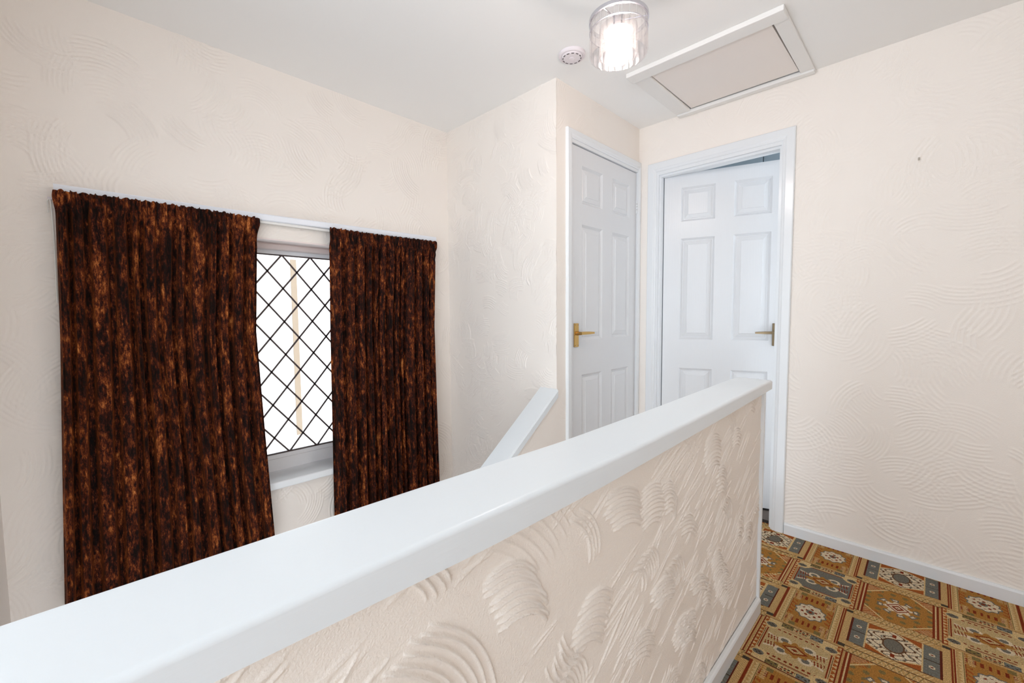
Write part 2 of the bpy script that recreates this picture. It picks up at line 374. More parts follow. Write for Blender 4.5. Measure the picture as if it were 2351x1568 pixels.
# ------------------------------------------------------------------ carpet, woven pattern as face colours
PAL = {k: np.array(srgb(*v)[:3]) for k,v in dict(och=(166,116,54), tan=(186,148,94), pale=(208,178,128), red=(126,50,22), dred=(92,38,22), grey=(112,106,95), blue=(113,113,106), cream=(190,164,118), white=(214,196,166), olive=(124,106,64), brown=(98,66,42), rust=(158,84,36), dk=(70,60,48)).items()}
def carpet_colours(x, y):
    n = x.shape; out = np.zeros(n+(3,)); out[:] = PAL['tan']
    def put(m, c): out[m] = PAL[c]
    PX, PY = .4845, .530
    xA = -.0545; yA = 2.214
    u = (x-xA+PX*40) % PX; u = np.where(u > PX/2, u-PX, u)               # distance from column A centre
    colA = np.abs(u) < PX/4
    v = (y-yA+PY*40) % PY; v = np.where(v > PY/2, v-PY, v)
    row = np.round((y-yA)/PY).astype(int); colB_i = np.round((x-xA-PX/2)/PX).astype(int)
    uB = np.where(u > 0, u-PX/2, u+PX/2)
    au, av = np.abs(u), np.abs(v)
    hsh = np.sin(x*1271.3)*np.cos(y*1733.7)
    # ---- column A: ochre square and white panel with grey ends
    oc = colA & (av < .155)
    put(oc, 'tan')
    put(oc & (((u*260+v*90) % 3.1) < .9) & (av > .122), 'pale'); put(oc & (np.abs(av-.120) < .0022), 'brown'); put(oc & (np.abs(av-.1535) < .0022), 'brown')
    sq = oc & (au < .098) & (av < .119); put(sq, 'och')
    d1 = au+av*.9
    put(sq & (np.abs(np.sin(u*85)*np.sin(v*85)) > .72) & (d1 > .07), 'olive'); put(sq & (((au-.07)**2+(av-.088)**2) < .017**2) & ((u*400+v*300) % 4 < 1.8), 'rust')
    put(sq & (np.abs(au+av-.155) < .0045), 'pale'); put(sq & (au+av > .165), 'rust'); put(sq & (au+av > .165) & (((au-av)*500) % 3 < 1), 'pale')
    ang = np.arctan2(v,u); rr = np.hypot(u,v)
    put(sq & (rr < .062) & (rr > .045) & (np.sin(ang*8) > -.2), 'grey'); put(sq & (rr < .057) & (rr > .049) & (np.sin(ang*8) > .5), 'white')
    star = np.maximum(au,av)*.62+(au+av)*.38
    put(sq & (star < .040+.006*np.sin(ang*8)), 'white'); put(sq & (au+av < .036) & (au+av > .028), 'red'); put(sq & (au+av < .020), 'red'); put(sq & (au+av < .010) & (au+av>.005), 'white')
    brd = oc & (au >= .098) & (av < .119)
    put(brd & (np.abs(au-.101) < .0028), 'red'); put(brd & (np.abs(au-.107) < .002), 'pale'); put(brd & (np.abs(au-.112) < .0025), 'red')
    w = colA & (av >= .155); dv = PY/2-av
    put(w, 'tan')
    put(w & (((u*230+(PY/2-av)*np.where(v>0,150,-150)) % 3) < .9), 'pale')
    put(oc & (av > .124) & (((u*300-v*120) % 5) < .7), 'olive')
    wp = w & (dv < .085); put(wp & (au < .074), 'white')
    s2 = np.where(v > 0, dv, -dv)
    put(wp & (au < .074) & (np.abs(((u*70+np.sin(s2*130)*.9) % 2)-1) < .22), 'brown'); put(wp & (au < .074) & (np.abs(((u*70-np.sin(s2*110+2)*1.1) % 2.6)-1.3) < .2), 'grey')
    put(wp & (au < .074) & (au*.55+dv > .085) , 'rust'); put(wp & (au < .074) & (np.abs(au*.55+dv-.086) < .003), 'pale')
    put(wp & ((u/.026)**2+(dv/.036)**2 < 1.35), 'brown'); put(wp & ((u/.026)**2+(dv/.036)**2 < 1), 'grey'); put(wp & (np.abs(u)<.006) & (dv > .05) & (dv<.07), 'red')
    put(wp & (np.abs(au-.074) < .002), 'pale')
    gq = wp & (au >= .076); put(gq, 'blue'); put(gq & (np.abs(s2) < .002), 'dk'); put(gq & (np.sin(s2*420) > .6), 'grey')
    fl = np.minimum(np.abs(s2-.035), np.abs(s2+.035)); put(gq & (np.hypot(au-.097,fl) < .0085) & (np.abs(np.abs(au-.097)-fl) > .0015), 'white'); put(gq & (np.hypot(au-.097,fl) < .003), 'red')
    put(w & (au > .1165), 'dred')
    put(wp & (dv > .0815), 'brown'); put(w & (dv > .0815) & (au > .10), 'tan')
    # ---- column B: side strips, big medallion panel (grey / cream in turn) and oval ochre panel
    bB = ~colA; auB = np.abs(uB)
    big = bB & (av < .130); ov = bB & (av >= .130)
    greyrow = ((row+colB_i) % 2 != 0)
    put(big, 'pale'); put(big & (((uB*0+v)*190 % 3) < 1.1) & (auB > .098), 'tan'); put(big & ((np.abs(((v*95) % 2)-1)*.014+.104) > auB) & (auB > .104), 'rust')
    put(big & (np.abs(auB-.1175) < .0022), 'red')
    def pan(k): return big & (auB < .094+k) & (av < .091+k) & ~((auB > .060-k) & (av > .068-k) & (auB+av > .146-k))
    inn = pan(0); p1, p2, p3 = pan(.0035), pan(.0065), pan(.0090)
    put(p3 & ~p2, 'brown'); put(p2 & ~p1, 'pale'); put(p1 & ~inn, 'red')
    put(inn & greyrow, 'grey'); put(inn & ~greyrow, 'cream')
    put(inn & greyrow & (np.sin(v*420+np.sin(uB*60)) > .55), 'blue'); put(inn & ~greyrow & (hsh > .82), 'tan')
    dd = auB*.62+av
    put(inn & ~greyrow & (np.abs(av-.078) < .004) & ((uB*180 % 3) < 1.6), 'red')
    put(inn & (np.abs(av-auB*.42) < .0042) & (auB > .048) & (auB < .088), 'white'); put(inn & (auB > .05) & (auB < .086) & (av > .006) & (av < .03) & ((uB*330+v*60) % 3 < 1.2), 'red')
    put(inn & (np.hypot((auB-.036)/.021,(av-.030)/.019) < 1), 'white'); put(inn & (np.hypot((auB-.036)/.012,(av-.030)/.010) < 1), 'grey')
    put(inn & (dd < .040+.005*np.sin(np.arctan2(v,uB)*8)), 'och'); put(inn & (dd < .024) & (dd > .018), 'red'); put(inn & (dd < .016), np.array('cream').item()); put(inn & (dd < .007), 'red')
    eo = np.hypot((auB-.090)/.017,(av-.090)/.0125); put(big & (eo < 1.25), 'pale'); put(big & (eo < 1), 'grey'); put(big & (eo < .72) & (np.sin(uB*520)*np.sin(v*520) > 0), 'dk')
    rw = big & (av > .1015) & (auB < .066); put(rw, 'olive'); put(rw & (auB < .024), 'cream'); put(rw & (uB >= .024), 'blue'); put(rw & (np.sin(uB*330)*np.sin(v*330) > .45), 'dk'); put(rw & (auB < .022) & (np.sin(uB*300)*np.sin(v*300) > .4), 'red')
    put(rw & ((np.abs(auB-.024) < .0018) | (np.abs(auB-.065) < .0016) | (np.abs(av-.1025) < .0014)), 'pale'); put(big & (av > .127), 'dred')
    dvo = PY/2-av
    put(ov, 'tan'); po = ov & (auB < .068); put(po, 'och'); put(po & (np.abs(auB-.067) < .0022), 'red')
    put(po & (dvo > .075) & (np.abs(((uB*110) % 2)-1) < .42) & (dvo < .10), 'red'); put(po & (dvo > .06) & (auB > .04) & (hsh > .2), 'pale'); put(po & (dvo > .105) & (auB > .03) & (auB < .05), 'olive')
    put(po & (dvo < .05) & (auB > .05) & (np.sin(v*260+uB*200) > .3), 'rust')
    el = np.hypot(uB/.044, dvo/.047); sv = np.where(v > 0, dvo, -dvo)
    put(po & (el < 1.12+.08*np.sin(np.arctan2(sv,uB)*10)), 'grey'); put(po & (el < 1.0+.08*np.sin(np.arctan2(sv,uB)*10)), 'white')
    put(po & (el < .78) & (np.sin(uB*230+1)*np.sin(sv*210) > .42), 'red'); put(po & (el < .3), 'grey'); put(po & (el < .14), 'red')
    ss = ov & (auB >= .069); put(ss, 'tan'); put(ss & (((np.abs(((sv*120) % 2)-1)*.010+.074) > auB)), 'pale'); put(ss & (np.abs(auB-.070) < .0012), 'olive'); put(ss & (np.abs(auB-.0885) < .0010), 'pale')
    for e_, w_ in ((.0925,.0022),(.0985,.0022)): put(ss & (np.abs(auB-e_) < w_), 'red')
    put(ss & (auB > .102), 'tan'); put(ss & (auB > .102) & (((uB*200+sv*330*np.sign(uB)) % 3) < .8), 'pale'); put(ss & (auB > .1) & (dvo > .108) , 'dk')
    put(ov & (dvo > .124), 'tan')
    out *= (1+.10*hsh)[...,None]
    return out
def carpet_grid(x0,x1,y0,y1,res):
    nx, ny = int(round((x1-x0)/res)), int(round((y1-y0)/res)); xs, ys = np.linspace(x0,x1,nx+1), np.linspace(y0,y1,ny+1)
    X, Y = np.meshgrid(xs, ys); co = st(X, Y, np.zeros_like(X)).reshape(-1,3); i = np.arange((nx+1)*(ny+1)).reshape(ny+1,nx+1)
    q = np.stack([i[:-1,:-1],i[:-1,1:],i[1:,1:],i[1:,:-1]],-1).reshape(-1,4)
    cx, cy = np.meshgrid((xs[1:]+xs[:-1])/2, (ys[1:]+ys[:-1])/2)
    return co, q, carpet_colours(cx, cy).reshape(-1,3)
g1 = carpet_grid(HW-.004, .40, 1.25, D+.01, .0022)
g2 = carpet_grid(-B, HW-.004, YE-.01, D+.05, .0085)
g3 = carpet_grid(HW-.004, .40, YB, 1.25, .012)
g4 = carpet_grid(.40, XR, YB, D+.01, .012)
slab = BX(HW-.09,4.6,YB,D+.05,-.12,-.004); slab2 = BX(-B,HW-.09,YE-.01,D+.05,-.12,-.004)
cols = np.concatenate([g1[2],g2[2],g3[2],g4[2],np.tile(PAL['brown'],(12,1))])
floor = mesh_from('floor', [(g[0],g[1]) for g in (g1,g2,g3,g4)]+[slab,slab2], M['carpet'])
at = floor.data.color_attributes.new('pattern', 'FLOAT_COLOR', 'CORNER')
cc = np.ones((len(cols)*4,4),dtype=np.float32); cc[:,:3] = np.repeat(cols,4,axis=0)
if len(at.data)*4 == cc.size: at.data.foreach_set('color', cc.ravel())
tag(floor, 'landing carpet in brown, ochre and grey oriental panel pattern', 'carpet', 'structure')
# stair flight and half landing, behind the half wall
bm = bmesh.new()
for i in range(5): box(bm, -B+.002, -.527, YE-.012-.24*(i+1), YE-.012-.24*i, ZS-.05, -.19*(i+1))
box(bm, -A, -.527, YN, YE-.012-.24*5, ZS-.1, ZS); box(bm, -A, -B-.102, YN, C, ZS-.1, ZS+.001)
tag(obj('floor_stairs', bm, M['woodfloor']), 'carpeted stair treads going down behind the half wall', 'stairs', 'structure')
# the room beyond the ajar door
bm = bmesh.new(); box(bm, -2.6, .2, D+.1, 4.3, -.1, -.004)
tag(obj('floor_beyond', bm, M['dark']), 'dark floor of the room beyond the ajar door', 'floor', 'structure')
bm = bmesh.new(); box(bm, -2.6, .2, D+.1, 4.3, H, H+.1); box(bm, -2.7,-2.6, D+.1,4.3,-.1,H)
tag(obj('ceiling_beyond', bm, M['ceiling']), 'white ceiling of the room beyond the ajar door', 'ceiling', 'structure')

# ------------------------------------------------------------------ baseboards
def base_profile(t, h): return [(0,0),(t,0),(t,h-.008),(t-.003,h-.003),(t-.007,h),(0,h)]
bm = bmesh.new(); pf = base_profile(.016,.057)
sweep_rect_profile(bm, pf, [lambda p: (D2X1+.052, D-p[0], p[1]), lambda p: (XR, D-p[0], p[1])])
tag(obj('baseboard_far', bm, M['gloss']), 'thin white skirting under the wide swirl textured wall', 'skirting', 'structure')
bm = bmesh.new(); pf = base_profile(.015,.060)
sweep_rect_profile(bm, pf, [lambda p: (HW+p[0], YB, p[1]), lambda p: (HW+p[0], YE-.018, p[1])])
tag(obj('baseboard_half', bm, M['gloss']), 'thin white skirting along the foot of the half wall', 'skirting', 'structure')

# ------------------------------------------------------------------ white capping of the half wall
def cap_section(y):
    zl = np.interp(y, [-1.2,.05,.36,.65,1.29,1.81], [.886,.8765,.8640,.8625,.8715,.8835])
    zt = np.interp(y, [-1.2,0,.35,.70,1.1,1.67,1.83], [.921,.915,.9105,.9050,.9080,.9165,.9170])
    xr = np.interp(y, [-1.2,.05,1.81], [-.396,-.401,-.420])
    return -.5455, xr, zl, zt
def cap_ring(bm, y, endround=0):
    xl, xr, zl, zt = cap_section(y); r = .0075
    pts = [(xl,zl),(xr,zl)]
    for k in range(7):
        a = k/6*math.pi/2; pts.append((xr-r+r*math.cos(a), zt-r+r*math.sin(a)))
    for k in range(5):
        a = math.pi/2+k/4*math.pi/2; pts.append((xl+.006+.006*math.cos(a), zt-.006+.006*math.sin(a)))
    if endround:
        cx = (xl+xr)/2; pts = [(cx+(p-cx)*(1-endround*.05), q-(endround*.006 if q > zt-.004 else 0)) for p,q in pts]
    return [bm.verts.new((p,y,q)) for p,q in pts]
bm = bmesh.new(); ys = list(np.linspace(-1.2,1.815,60)); rings = [cap_ring(bm,y) for y in ys]+[cap_ring(bm,1.823,.35),cap_ring(bm,1.828,1)]
for a,b in zip(rings,rings[1:]):
    for i in range(len(a)): bm.faces.new((a[i],a[(i+1)%len(a)],b[(i+1)%len(a)],b[i]))
bm.faces.new(rings[0]); bm.faces.new(rings[-1][::-1])
cap = obj('trim_1', bm, M['capgloss'])
for p in cap.data.polygons: p.use_smooth = .04 < abs(p.normal.z) < .995 and p.normal.x > .05
tag(cap, 'broad white painted capping board running along the half wall', 'capping', 'structure')
bm = BX(-.530, HW+.008, YE-.018, YE-.002, -.1, .880, bev=.002)
tag(obj('trim_2', bm, M['gloss']), 'upright white strip finishing the end of the half wall', 'trim', 'structure')
# sloping capping on the stair wall
bm = bmesh.new(); r = .004
pf = [(-B-.112,.0),(-B+.012,.0),(-B+.012,.026),(-B+.006,.034),(-B-.108,.034),(-B-.112,.030)]
nz = math.cos(math.atan(.757)); ny = -math.sin(math.atan(.757))
def onslope(y):
    return lambda p: (p[0], y+ny*p[1]*1.0, zlow(y)-.002+nz*p[1])
sweep_rect_profile(bm, pf, [onslope(.75), onslope(1.2), onslope(C-.001)])
bv = [v for v in bm.verts if v.co.y > C-.03]
for v in bv:                                              # plumb cut against the stub wall
    dy = C-.0015-v.co.y; v.co.y += dy; v.co.z += dy*.757
tag(obj('trim_3', bm, M['capgloss']), 'short white capping sloping down the stair wall in front of the cupboard corner', 'capping', 'structure')

# ------------------------------------------------------------------ window
win = empty('window_1', (-2.45, (WY0+WY1)/2, WZ0)); tag(win, 'leaded diamond pane stair window between the brown curtains', 'window', 'structure')
def wpart(name, bm, m, smooth=False):
    o = obj(name, bm, m, smooth=smooth); o.parent = win; o.matrix_parent_inverse = Matrix.Translation(-win.location); return o
XG = -2.45; GZ0, GZ1 = .4434, 1.4936; GY0, GY1 = WY0+.062, WY1-.062
bm = bmesh.new()
for b in ((WY0,WY1,WZ0,GZ0-.022),(WY0,WY1,GZ1+.022,WZ1),(WY0,GY0-.022,GZ0-.022,GZ1+.022),(GY1+.022,WY1,GZ0-.022,GZ1+.022)): box(bm,-2.51,-2.435,*b)
wpart('window_frame', bm, M['upvc'])
bm = bmesh.new()
for b in ((GY0-.0215,GY1+.0215,GZ0-.0215,GZ0),(GY0-.0215,GY1+.0215,GZ1,GZ1+.0215),(GY0-.0215,GY0,GZ0,GZ1),(GY1,GY1+.0215,GZ0,GZ1)): box(bm,-2.498,-2.440,*b)
wpart('sash', bm, M['upvc'])
bm = bmesh.new()
for b in ((GY0,GY1,GZ0,GZ0+.006),(GY0,GY1,GZ1-.006,GZ1),(GY0,GY0+.006,GZ0+.006,GZ1-.006),(GY1-.006,GY1,GZ0+.006,GZ1-.006)): box(bm,-2.4575,-2.4475,*b)
wpart('glazing_gasket', bm, M['lead'])
wpart('pane', BX(-2.460,-2.454,GY0,GY1,GZ0,GZ1), M['glass'])
# lead lattice clipped to the pane
bm = bmesh.new(); PYL, PZL, y0l = .1437, (GZ1-GZ0)/6, .766
def strip(p, q, w=.0088):
    p, q = Vector((XG-.0015,)+p), Vector((XG-.0015,)+q); d = q-p; m_ = (p+q)/2; ang = math.atan2(d.z, d.y)
    mt = Matrix.Translation(m_) @ Matrix.Rotation(ang,4,'X') @ Matrix.Diagonal((.004,d.length,w,1)); bmesh.ops.create_cube(bm, size=1, matrix=mt)
sl = PZL/PYL
for k in range(-12, 18):
    for sgn in (1,-1):
        c0 = GZ1-sgn*sl*(y0l+k*PYL)                          # line z = c0 + sgn*sl*y
        pts = []
        for y_ in (GY0,GY1):
            z_ = c0+sgn*sl*y_
            if GZ0-1e-9 <= z_ <= GZ1+1e-9: pts.append((y_,z_))
        for z_ in (GZ0,GZ1):
            y_ = (z_-c0)/(sgn*sl)
            if GY0 < y_ < GY1: pts.append((y_,z_))
        if len(pts) >= 2 and (abs(pts[0][0]-pts[1][0]) > .01): strip(pts[0],pts[1])
for k in range(-6,8):
    for z_ in (GZ0+.004,GZ1-.004):
        y_ = y0l+k*PYL
        if GY0+.01 < y_ < GY1-.01: box(bm, XG-.004, XG+.0008, y_-.008, y_+.008, z_-.004, z_+.004)
wpart('lead_lattice', bm, M['lead'])
bm = bmesh.new(); box(bm, -2.49,-A+.034, WY0-.03, WY1+.03, .324,.360, bev=.007, seg=3)
wpart('window_sill', bm, M['sill'])
bm = bmesh.new(); box(bm,-2.435,-A+.001,WY0,WY1,WZ1-.006,WZ1+.001); box(bm,-2.436,-2.395,WY0,WY1,WZ1-.034,WZ1-.004,bev=.008,seg=3)
box(bm,-2.435,-A+.001,WY0-.001,WY0+.008,WZ0+.03,WZ1); box(bm,-2.435,-A+.001,WY1-.008,WY1+.001,WZ0+.03,WZ1)
wpart('lining', bm, M['timber'])

# neighbour's house seen through the panes
bm = BX(-5.6,-5.4,-4.5,8.0,-3.0,3.2); nb = obj('wall_neighbour', bm, M['render'])
tag(nb, 'sunlit pale house wall seen through the leaded window', 'wall', 'structure')
st_ = obj('brick_strip', BX(-5.41,-5.385, 1.775, 1.838, -.25, 1.84), M['brick']); st_.parent = nb
bm = BX(-5.41,-A-.3,-4.5,8.0,-3.1,-3.0); tag(obj('ground', bm, M['render']), 'pale ground between the two houses', 'ground', 'structure')

# ------------------------------------------------------------------ doors
def panel_leaf(bm, W_, Ht, panels, rings, thick=.035):
    """leaf in local x 0..W_, z 0..Ht, front at y=0 (towards -y), moulded panels on the front"""
    xs = sorted({0,W_}|{p[0] for p in panels}|{p[1] for p in panels}); zs = sorted({0,Ht}|{p[2] for p in panels}|{p[3] for p in panels})
    V = {}
    def v(x,y,z):
        k = (round(x,5),round(y,5),round(z,5))
        if k not in V: V[k] = bm.verts.new((x,y,z))
        return V[k]
    ispan = lambda a,b,c,d: any(p[0]-1e-6 <= a and b <= p[1]+1e-6 and p[2]-1e-6 <= c and d <= p[3]+1e-6 for p in panels)
    for a,b in zip(xs,xs[1:]):
        for c,d in zip(zs,zs[1:]):
            if not ispan(a,b,c,d): bm.faces.new((v(a,0,c),v(b,0,c),v(b,0,d),v(a,0,d)))
    for p in panels:
        prev = [(p[0],p[2]),(p[1],p[2]),(p[1],p[3]),(p[0],p[3])]; py = 0
        # outer ring may be cut by grid lines; use own verts
        pr = [v(x,0,z) for x,z in prev]
        for ins,dep in rings:
            cur = [v(p[0]+ins,dep,p[2]+ins),v(p[1]-ins,dep,p[2]+ins),v(p[1]-ins,dep,p[3]-ins),v(p[0]+ins,dep,p[3]-ins)]
            for i in range(4): bm.faces.new((pr[i],pr[(i+1)%4],cur[(i+1)%4],cur[i]))
            pr = cur
        bm.faces.new(pr)
    b = [bm.verts.new((x,thick,z)) for x,z in ((0,0),(W_,0),(W_,Ht),(0,Ht))]
    bm.faces.new(b[::-1])
    f = [v(0,0,0),v(W_,0,0),v(W_,0,Ht),v(0,0,Ht)]
    for i in range(4): bm.faces.new((f[i],b[i],b[(i+1)%4],f[(i+1)%4]))
RINGS = [(.003,.003),(.012,.011),(.017,.011),(.019,.0085),(.040,.0030),(.0415,.0006)]
def handle(parent, x, z, sgn, m, name='door_handle', screws=True):
    """lever handle on local front face y=0 pointing in sgn*x"""
    bm = bmesh.new(); box(bm, x-.020, x+.020, -.0075, 0, z-.065, z+.065, bev=.0025)
    h = obj(name, bm, m, parent)
    bm = bmesh.new(); zl = z+.010
    cyl(bm,(x,-.007,zl),(x,-.040,zl),.0105,.0085,16)
    pf = [(-.0075,-.006),(.0075,-.006),(.0075,.006),(.004,.009),(-.004,.009),(-.0075,.006)]
    L_ = [(-.010,1.0),(.02,1.05),(.06,1.0),(.095,.75),(.108,.65)]
    rings = [[bm.verts.new((x+sgn*t,-.042+p[0]*s-.004*(t/.1),zl+p[1]*s)) for p in pf] for t,s in L_]
    for a,b in zip(rings,rings[1:]):
        for i in range(6): bm.faces.new((a[i],a[(i+1)%6],b[(i+1)%6],b[i]))
    bm.faces.new(rings[0]); bm.faces.new(rings[-1][::-1])
    obj('lever', bm, m, h)
    for dx in (-.013,.013):
        for dz in (-.056,.056):
            bm = bmesh.new(); cyl(bm,(x+dx,-.0070,z+dz),(x+dx,-.0083,z+dz),.0032,.0028,10); obj('screw', bm, M['oldbrass'], h)
    return h
# door 1: closed cupboard door in the cupboard wall (front faces +x): local x -> +y, local -y -> +x
d1 = empty('door_1', (-B, D1Y0, 0), math.pi/2); tag(d1, 'closed white six panel cupboard door with bright brass lever handle', 'door', 'structure')
bm = bmesh.new(); LW = 2.557-1.858; ly = 1.858-D1Y0
cols_ = ((1.962-1.858,2.167-1.858),(2.272-1.858,2.474-1.858)); rows_ = ((.20,.826),(1.022,1.655),(1.768,1.970))
panel_leaf(bm, LW, 2.062, [(a,b,c,d) for a,b in cols_ for c,d in rows_], RINGS)
bmesh.ops.translate(bm, verts=bm.verts[:], vec=(ly,.006,.006)); obj('leaf', bm, M['door'], d1)
bm = bmesh.new()
for b in ((-.012,.012,0,D1Z+.012),(LW+ly+.003,D1Y1-D1Y0+.006,0,D1Z+.012),(.012,LW+ly+.003,2.072,D1Z+.012)): box(bm,b[0],b[1],-.0042,.098,b[2],b[3])
obj('lining', bm, M['gloss'], d1)
def architrave(x0,x1,zt,w,t,parent,m,right=True,wr=None):
    prof = [(0,0),(w,0),(w,t*.55),(w-.006,t*.75),(w-.012,t*.78),(w-.018,t),(.004,t),(0,t-.004)]     # from outer edge inwards
    bm = bmesh.new()
    def path(fs): sweep_rect_profile(bm, prof, fs)
    pl = [lambda p: (x0+p[0],-p[1],0), lambda p: (x0+p[0],-p[1],zt-p[0])]; path(pl)
    wr = w if wr is None else wr
    if right: path([lambda p: (x1-p[0]*wr/w,-p[1],0), lambda p: (x1-p[0]*wr/w,-p[1],zt-p[0])])
    path([lambda p: (x0+p[0],-p[1],zt-p[0]), lambda p: (x1-p[0]*wr/w,-p[1],zt-p[0])])
    return obj('architrave', bm, m, parent)
architrave(1.808-D1Y0, D-.001-D1Y0, 2.134, .045, .017, d1, M['gloss'], True, .020)
h1 = handle(d1, 1.906-D1Y0, 1.056, 1, M['brass']); h1['label'] = 'bright brass lever handle'; h1.location = (0,.006,0)
for z_ in (1.857,.24):
    bm = bmesh.new(); xh = LW+ly+.002
    cyl(bm,(xh,.001,z_-.042),(xh,.001,z_+.042),.0048,n=12); box(bm,xh-.004,xh+.012,.0035,.0065,z_-.042,z_+.042)
    hg = obj('hinge', bm, M['gloss'], d1)
    bm = bmesh.new()
    for k in (-.018,.0,.018): cyl(bm,(xh,.001,z_+k-.0008),(xh,.001,z_+k+.0008),.0052,n=12)
    obj('knuckle_gap', bm, M['oldbrass'], hg)
# inside of the cupboard, so that the gaps are dark
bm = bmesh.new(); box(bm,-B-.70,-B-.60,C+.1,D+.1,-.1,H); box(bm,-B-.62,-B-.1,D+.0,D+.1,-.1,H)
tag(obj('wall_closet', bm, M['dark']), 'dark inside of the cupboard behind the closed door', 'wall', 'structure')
# door 2: ajar, hinged left, in the far wall
d2 = empty('door_2', (D2X0, D, 0)); tag(d2, 'white six panel door standing ajar with tarnished brass lever handle', 'door', 'structure')
bm = bmesh.new(); OW = D2X1-D2X0
for b in ((-.016,.014,0,D2Z+.016),(OW-.014,OW+.016,0,D2Z+.016),(.014,OW-.014,D2Z-.014,D2Z+.016)): box(bm,b[0],b[1],-.0042,.112,b[2],b[3])
obj('lining', bm, M['gloss'], d2)
bm = bmesh.new()
for b in ((.013,.024,0,D2Z-.013),(OW-.024,OW-.013,0,D2Z-.013),(.0235,OW-.0235,D2Z-.026,D2Z-.013)): box(bm,b[0],b[1],.012,.046,b[2],b[3])
obj('door_stop', bm, M['gloss'], d2)
architrave(-1.316-D2X0, -.523-D2X0, 2.106, .056, .016, d2, M['gloss'])
th = math.radians(17.7)
bm = bmesh.new(); W2 = .658
panel_leaf(bm, W2, 2.024, [(a,b,c,d) for a,b in ((.100,.292),(.393,.586)) for c,d in ((.21,.818),(1.000,1.628),(1.732,1.940))], RINGS)
lf = obj('leaf', bm, M['door'], d2); lf.location = (.0275,.050,.008); lf.rotation_euler = (0,0,th)
h2 = handle(lf, W2-.034, 1.036, -1, M['oldbrass']); h2['label'] = 'tarnished brass lever handle'
bm = bmesh.new(); cyl(bm,(W2-.032,-.007,.995),(W2-.032,-.012,.995),.007,.006,14); obj('keyhole_boss', bm, M['brass'], h2)
# fitted wardrobe in the room beyond
wd = empty('wardrobe', (-1.0,3.5,0)); tag(wd, 'grey blue fitted wardrobe seen above the ajar door', 'wardrobe')
obj('carcass', BX(-1.4,1.15,.03,.60,.0,2.33), M['greyblue'], wd)
for x0 in (-1.39,-.63,.095,.60):
    x1 = {-1.39:-.635,-.63:.09,.095:.595,.60:1.14}[x0]; obj('wardrobe_door', BX(x0,x1,0,.025,.06,2.325,bev=.003), M['greyblue'], wd)

# ------------------------------------------------------------------ curtains and rail
def curtain(label, top, mid, low, seed, nf):
    r = np.random.default_rng(seed); NS, NZ = 520, 170; Z0, Z1 = .075, 1.628
    s = np.linspace(0,1,NS)[None,:]; z = np.linspace(Z0,Z1,NZ)[:,None]; t = (z-Z0)/(Z1-Z0)
    yl = np.interp(z, [Z0,.6,1.1,Z1], [low[0],.5*(low[0]+mid[0]),mid[0],top[0]]); yr = np.interp(z, [Z0,.6,1.1,Z1], [low[1],.45*low[1]+.55*mid[1],mid[1],top[1]])
    wd_ = r.uniform(.55,1.55,nf); ub = np.concatenate([[0],np.cumsum(wd_)])/wd_.sum()
    drift = .010*np.sin(3.0*t+r.uniform(0,6)+4*s)+.006*np.sin(7*t+9*s+r.uniform(0,6))
    k_ = np.interp(np.clip(s+drift*np.sin(math.pi*s),0,1), ub, np.arange(nf+1)); ph_ = 2*math.pi*k_
    sh = np.interp(k_, np.arange(nf+1), r.uniform(-.15,.75,nf+1)); dp = np.interp(k_, np.arange(nf+1), r.uniform(.78,1.0,nf+1))
    f = .5+.5*np.tanh(3.6*(np.cos(ph_+math.pi)+sh+.25*(t-.4)))
    amp = .030+.017*(1-t)**.8
    x = -A+.041+amp*f*dp+.0035*np.sin(2.7*ph_+2*t+r.uniform(0,6))
    hd = np.clip((t-.945)/.03,0,1)                            # gathered heading
    hp = np.sin(2*math.pi*nf*2.6*s+1.5*np.sin(9*s)+8*t)+.5*np.sin(2*math.pi*nf*4.7*s+r.uniform(0,6))
    x = x*(1-hd)+hd*(-A+.058+.0045*hp)
    x += .006*np.exp(-((t-.955)/.012)**2)*np.abs(np.sin(2*math.pi*nf*1.9*s+2))-.004*np.exp(-((t-.930)/.010)**2)
    y = yl+(yr-yl)*s+.006*(1-t)*np.sin(ph_*.5+1)*np.sin(math.pi*s)+hd*.002*np.sin(2*math.pi*nf*3.1*s)+np.exp(-((t-.985)/.022)**2)*.006*(np.exp(-(1-s)/.018)-np.exp(-s/.018))
    zz = z+np.zeros_like(s)+np.clip((t-.97)/.03,0,1)*(.0025*np.sin(2*math.pi*nf*1.7*s+r.uniform(0,6))+.0018*np.sin(2*math.pi*nf*3.9*s)+.003*np.sin(5*s+r.uniform(0,6)))+(1-np.clip(t/.05,0,1))*.006*np.sin(ph_*.5)
    co = st(x,y,zz).reshape(-1,3).astype(np.float32); i = np.arange(NS*NZ).reshape(NZ,NS)
    q = np.stack([i[:-1,:-1],i[:-1,1:],i[1:,1:],i[1:,:-1]],-1).reshape(-1,4)
    me = bpy.data.meshes.new('curtain'); me.from_pydata(co.tolist(), [], q.tolist()); me.update()
    for p in me.polygons: p.use_smooth = True
    o = link('curtain', me, M['velvet']); md = o.modifiers.new('thickness','SOLIDIFY'); md.thickness = .002; md.offset = -1
    return tag(o, label, 'curtain')
curtain('wide brown crushed velvet curtain on the left side of the leaded window', (-.037,.603), (-.050,.578), (-.090,.621), 3, 13)
curtain('narrower brown crushed velvet curtain between the leaded window and the room corner', (.936,1.592), (.924,1.568), (.910,1.586), 5, 13)
bm = bmesh.new()
sweep_rect_profile(bm, [(-A+.0015,0),(-A+.040,0),(-A+.043,.004),(-A+.043,.026),(-A+.040,.030),(-A+.0015,.030)], [lambda p: (p[0],-.040,1.6195+p[1]), lambda p: (p[0],.65,1.6205+p[1]), lambda p: (p[0],1.606,1.632+p[1])])
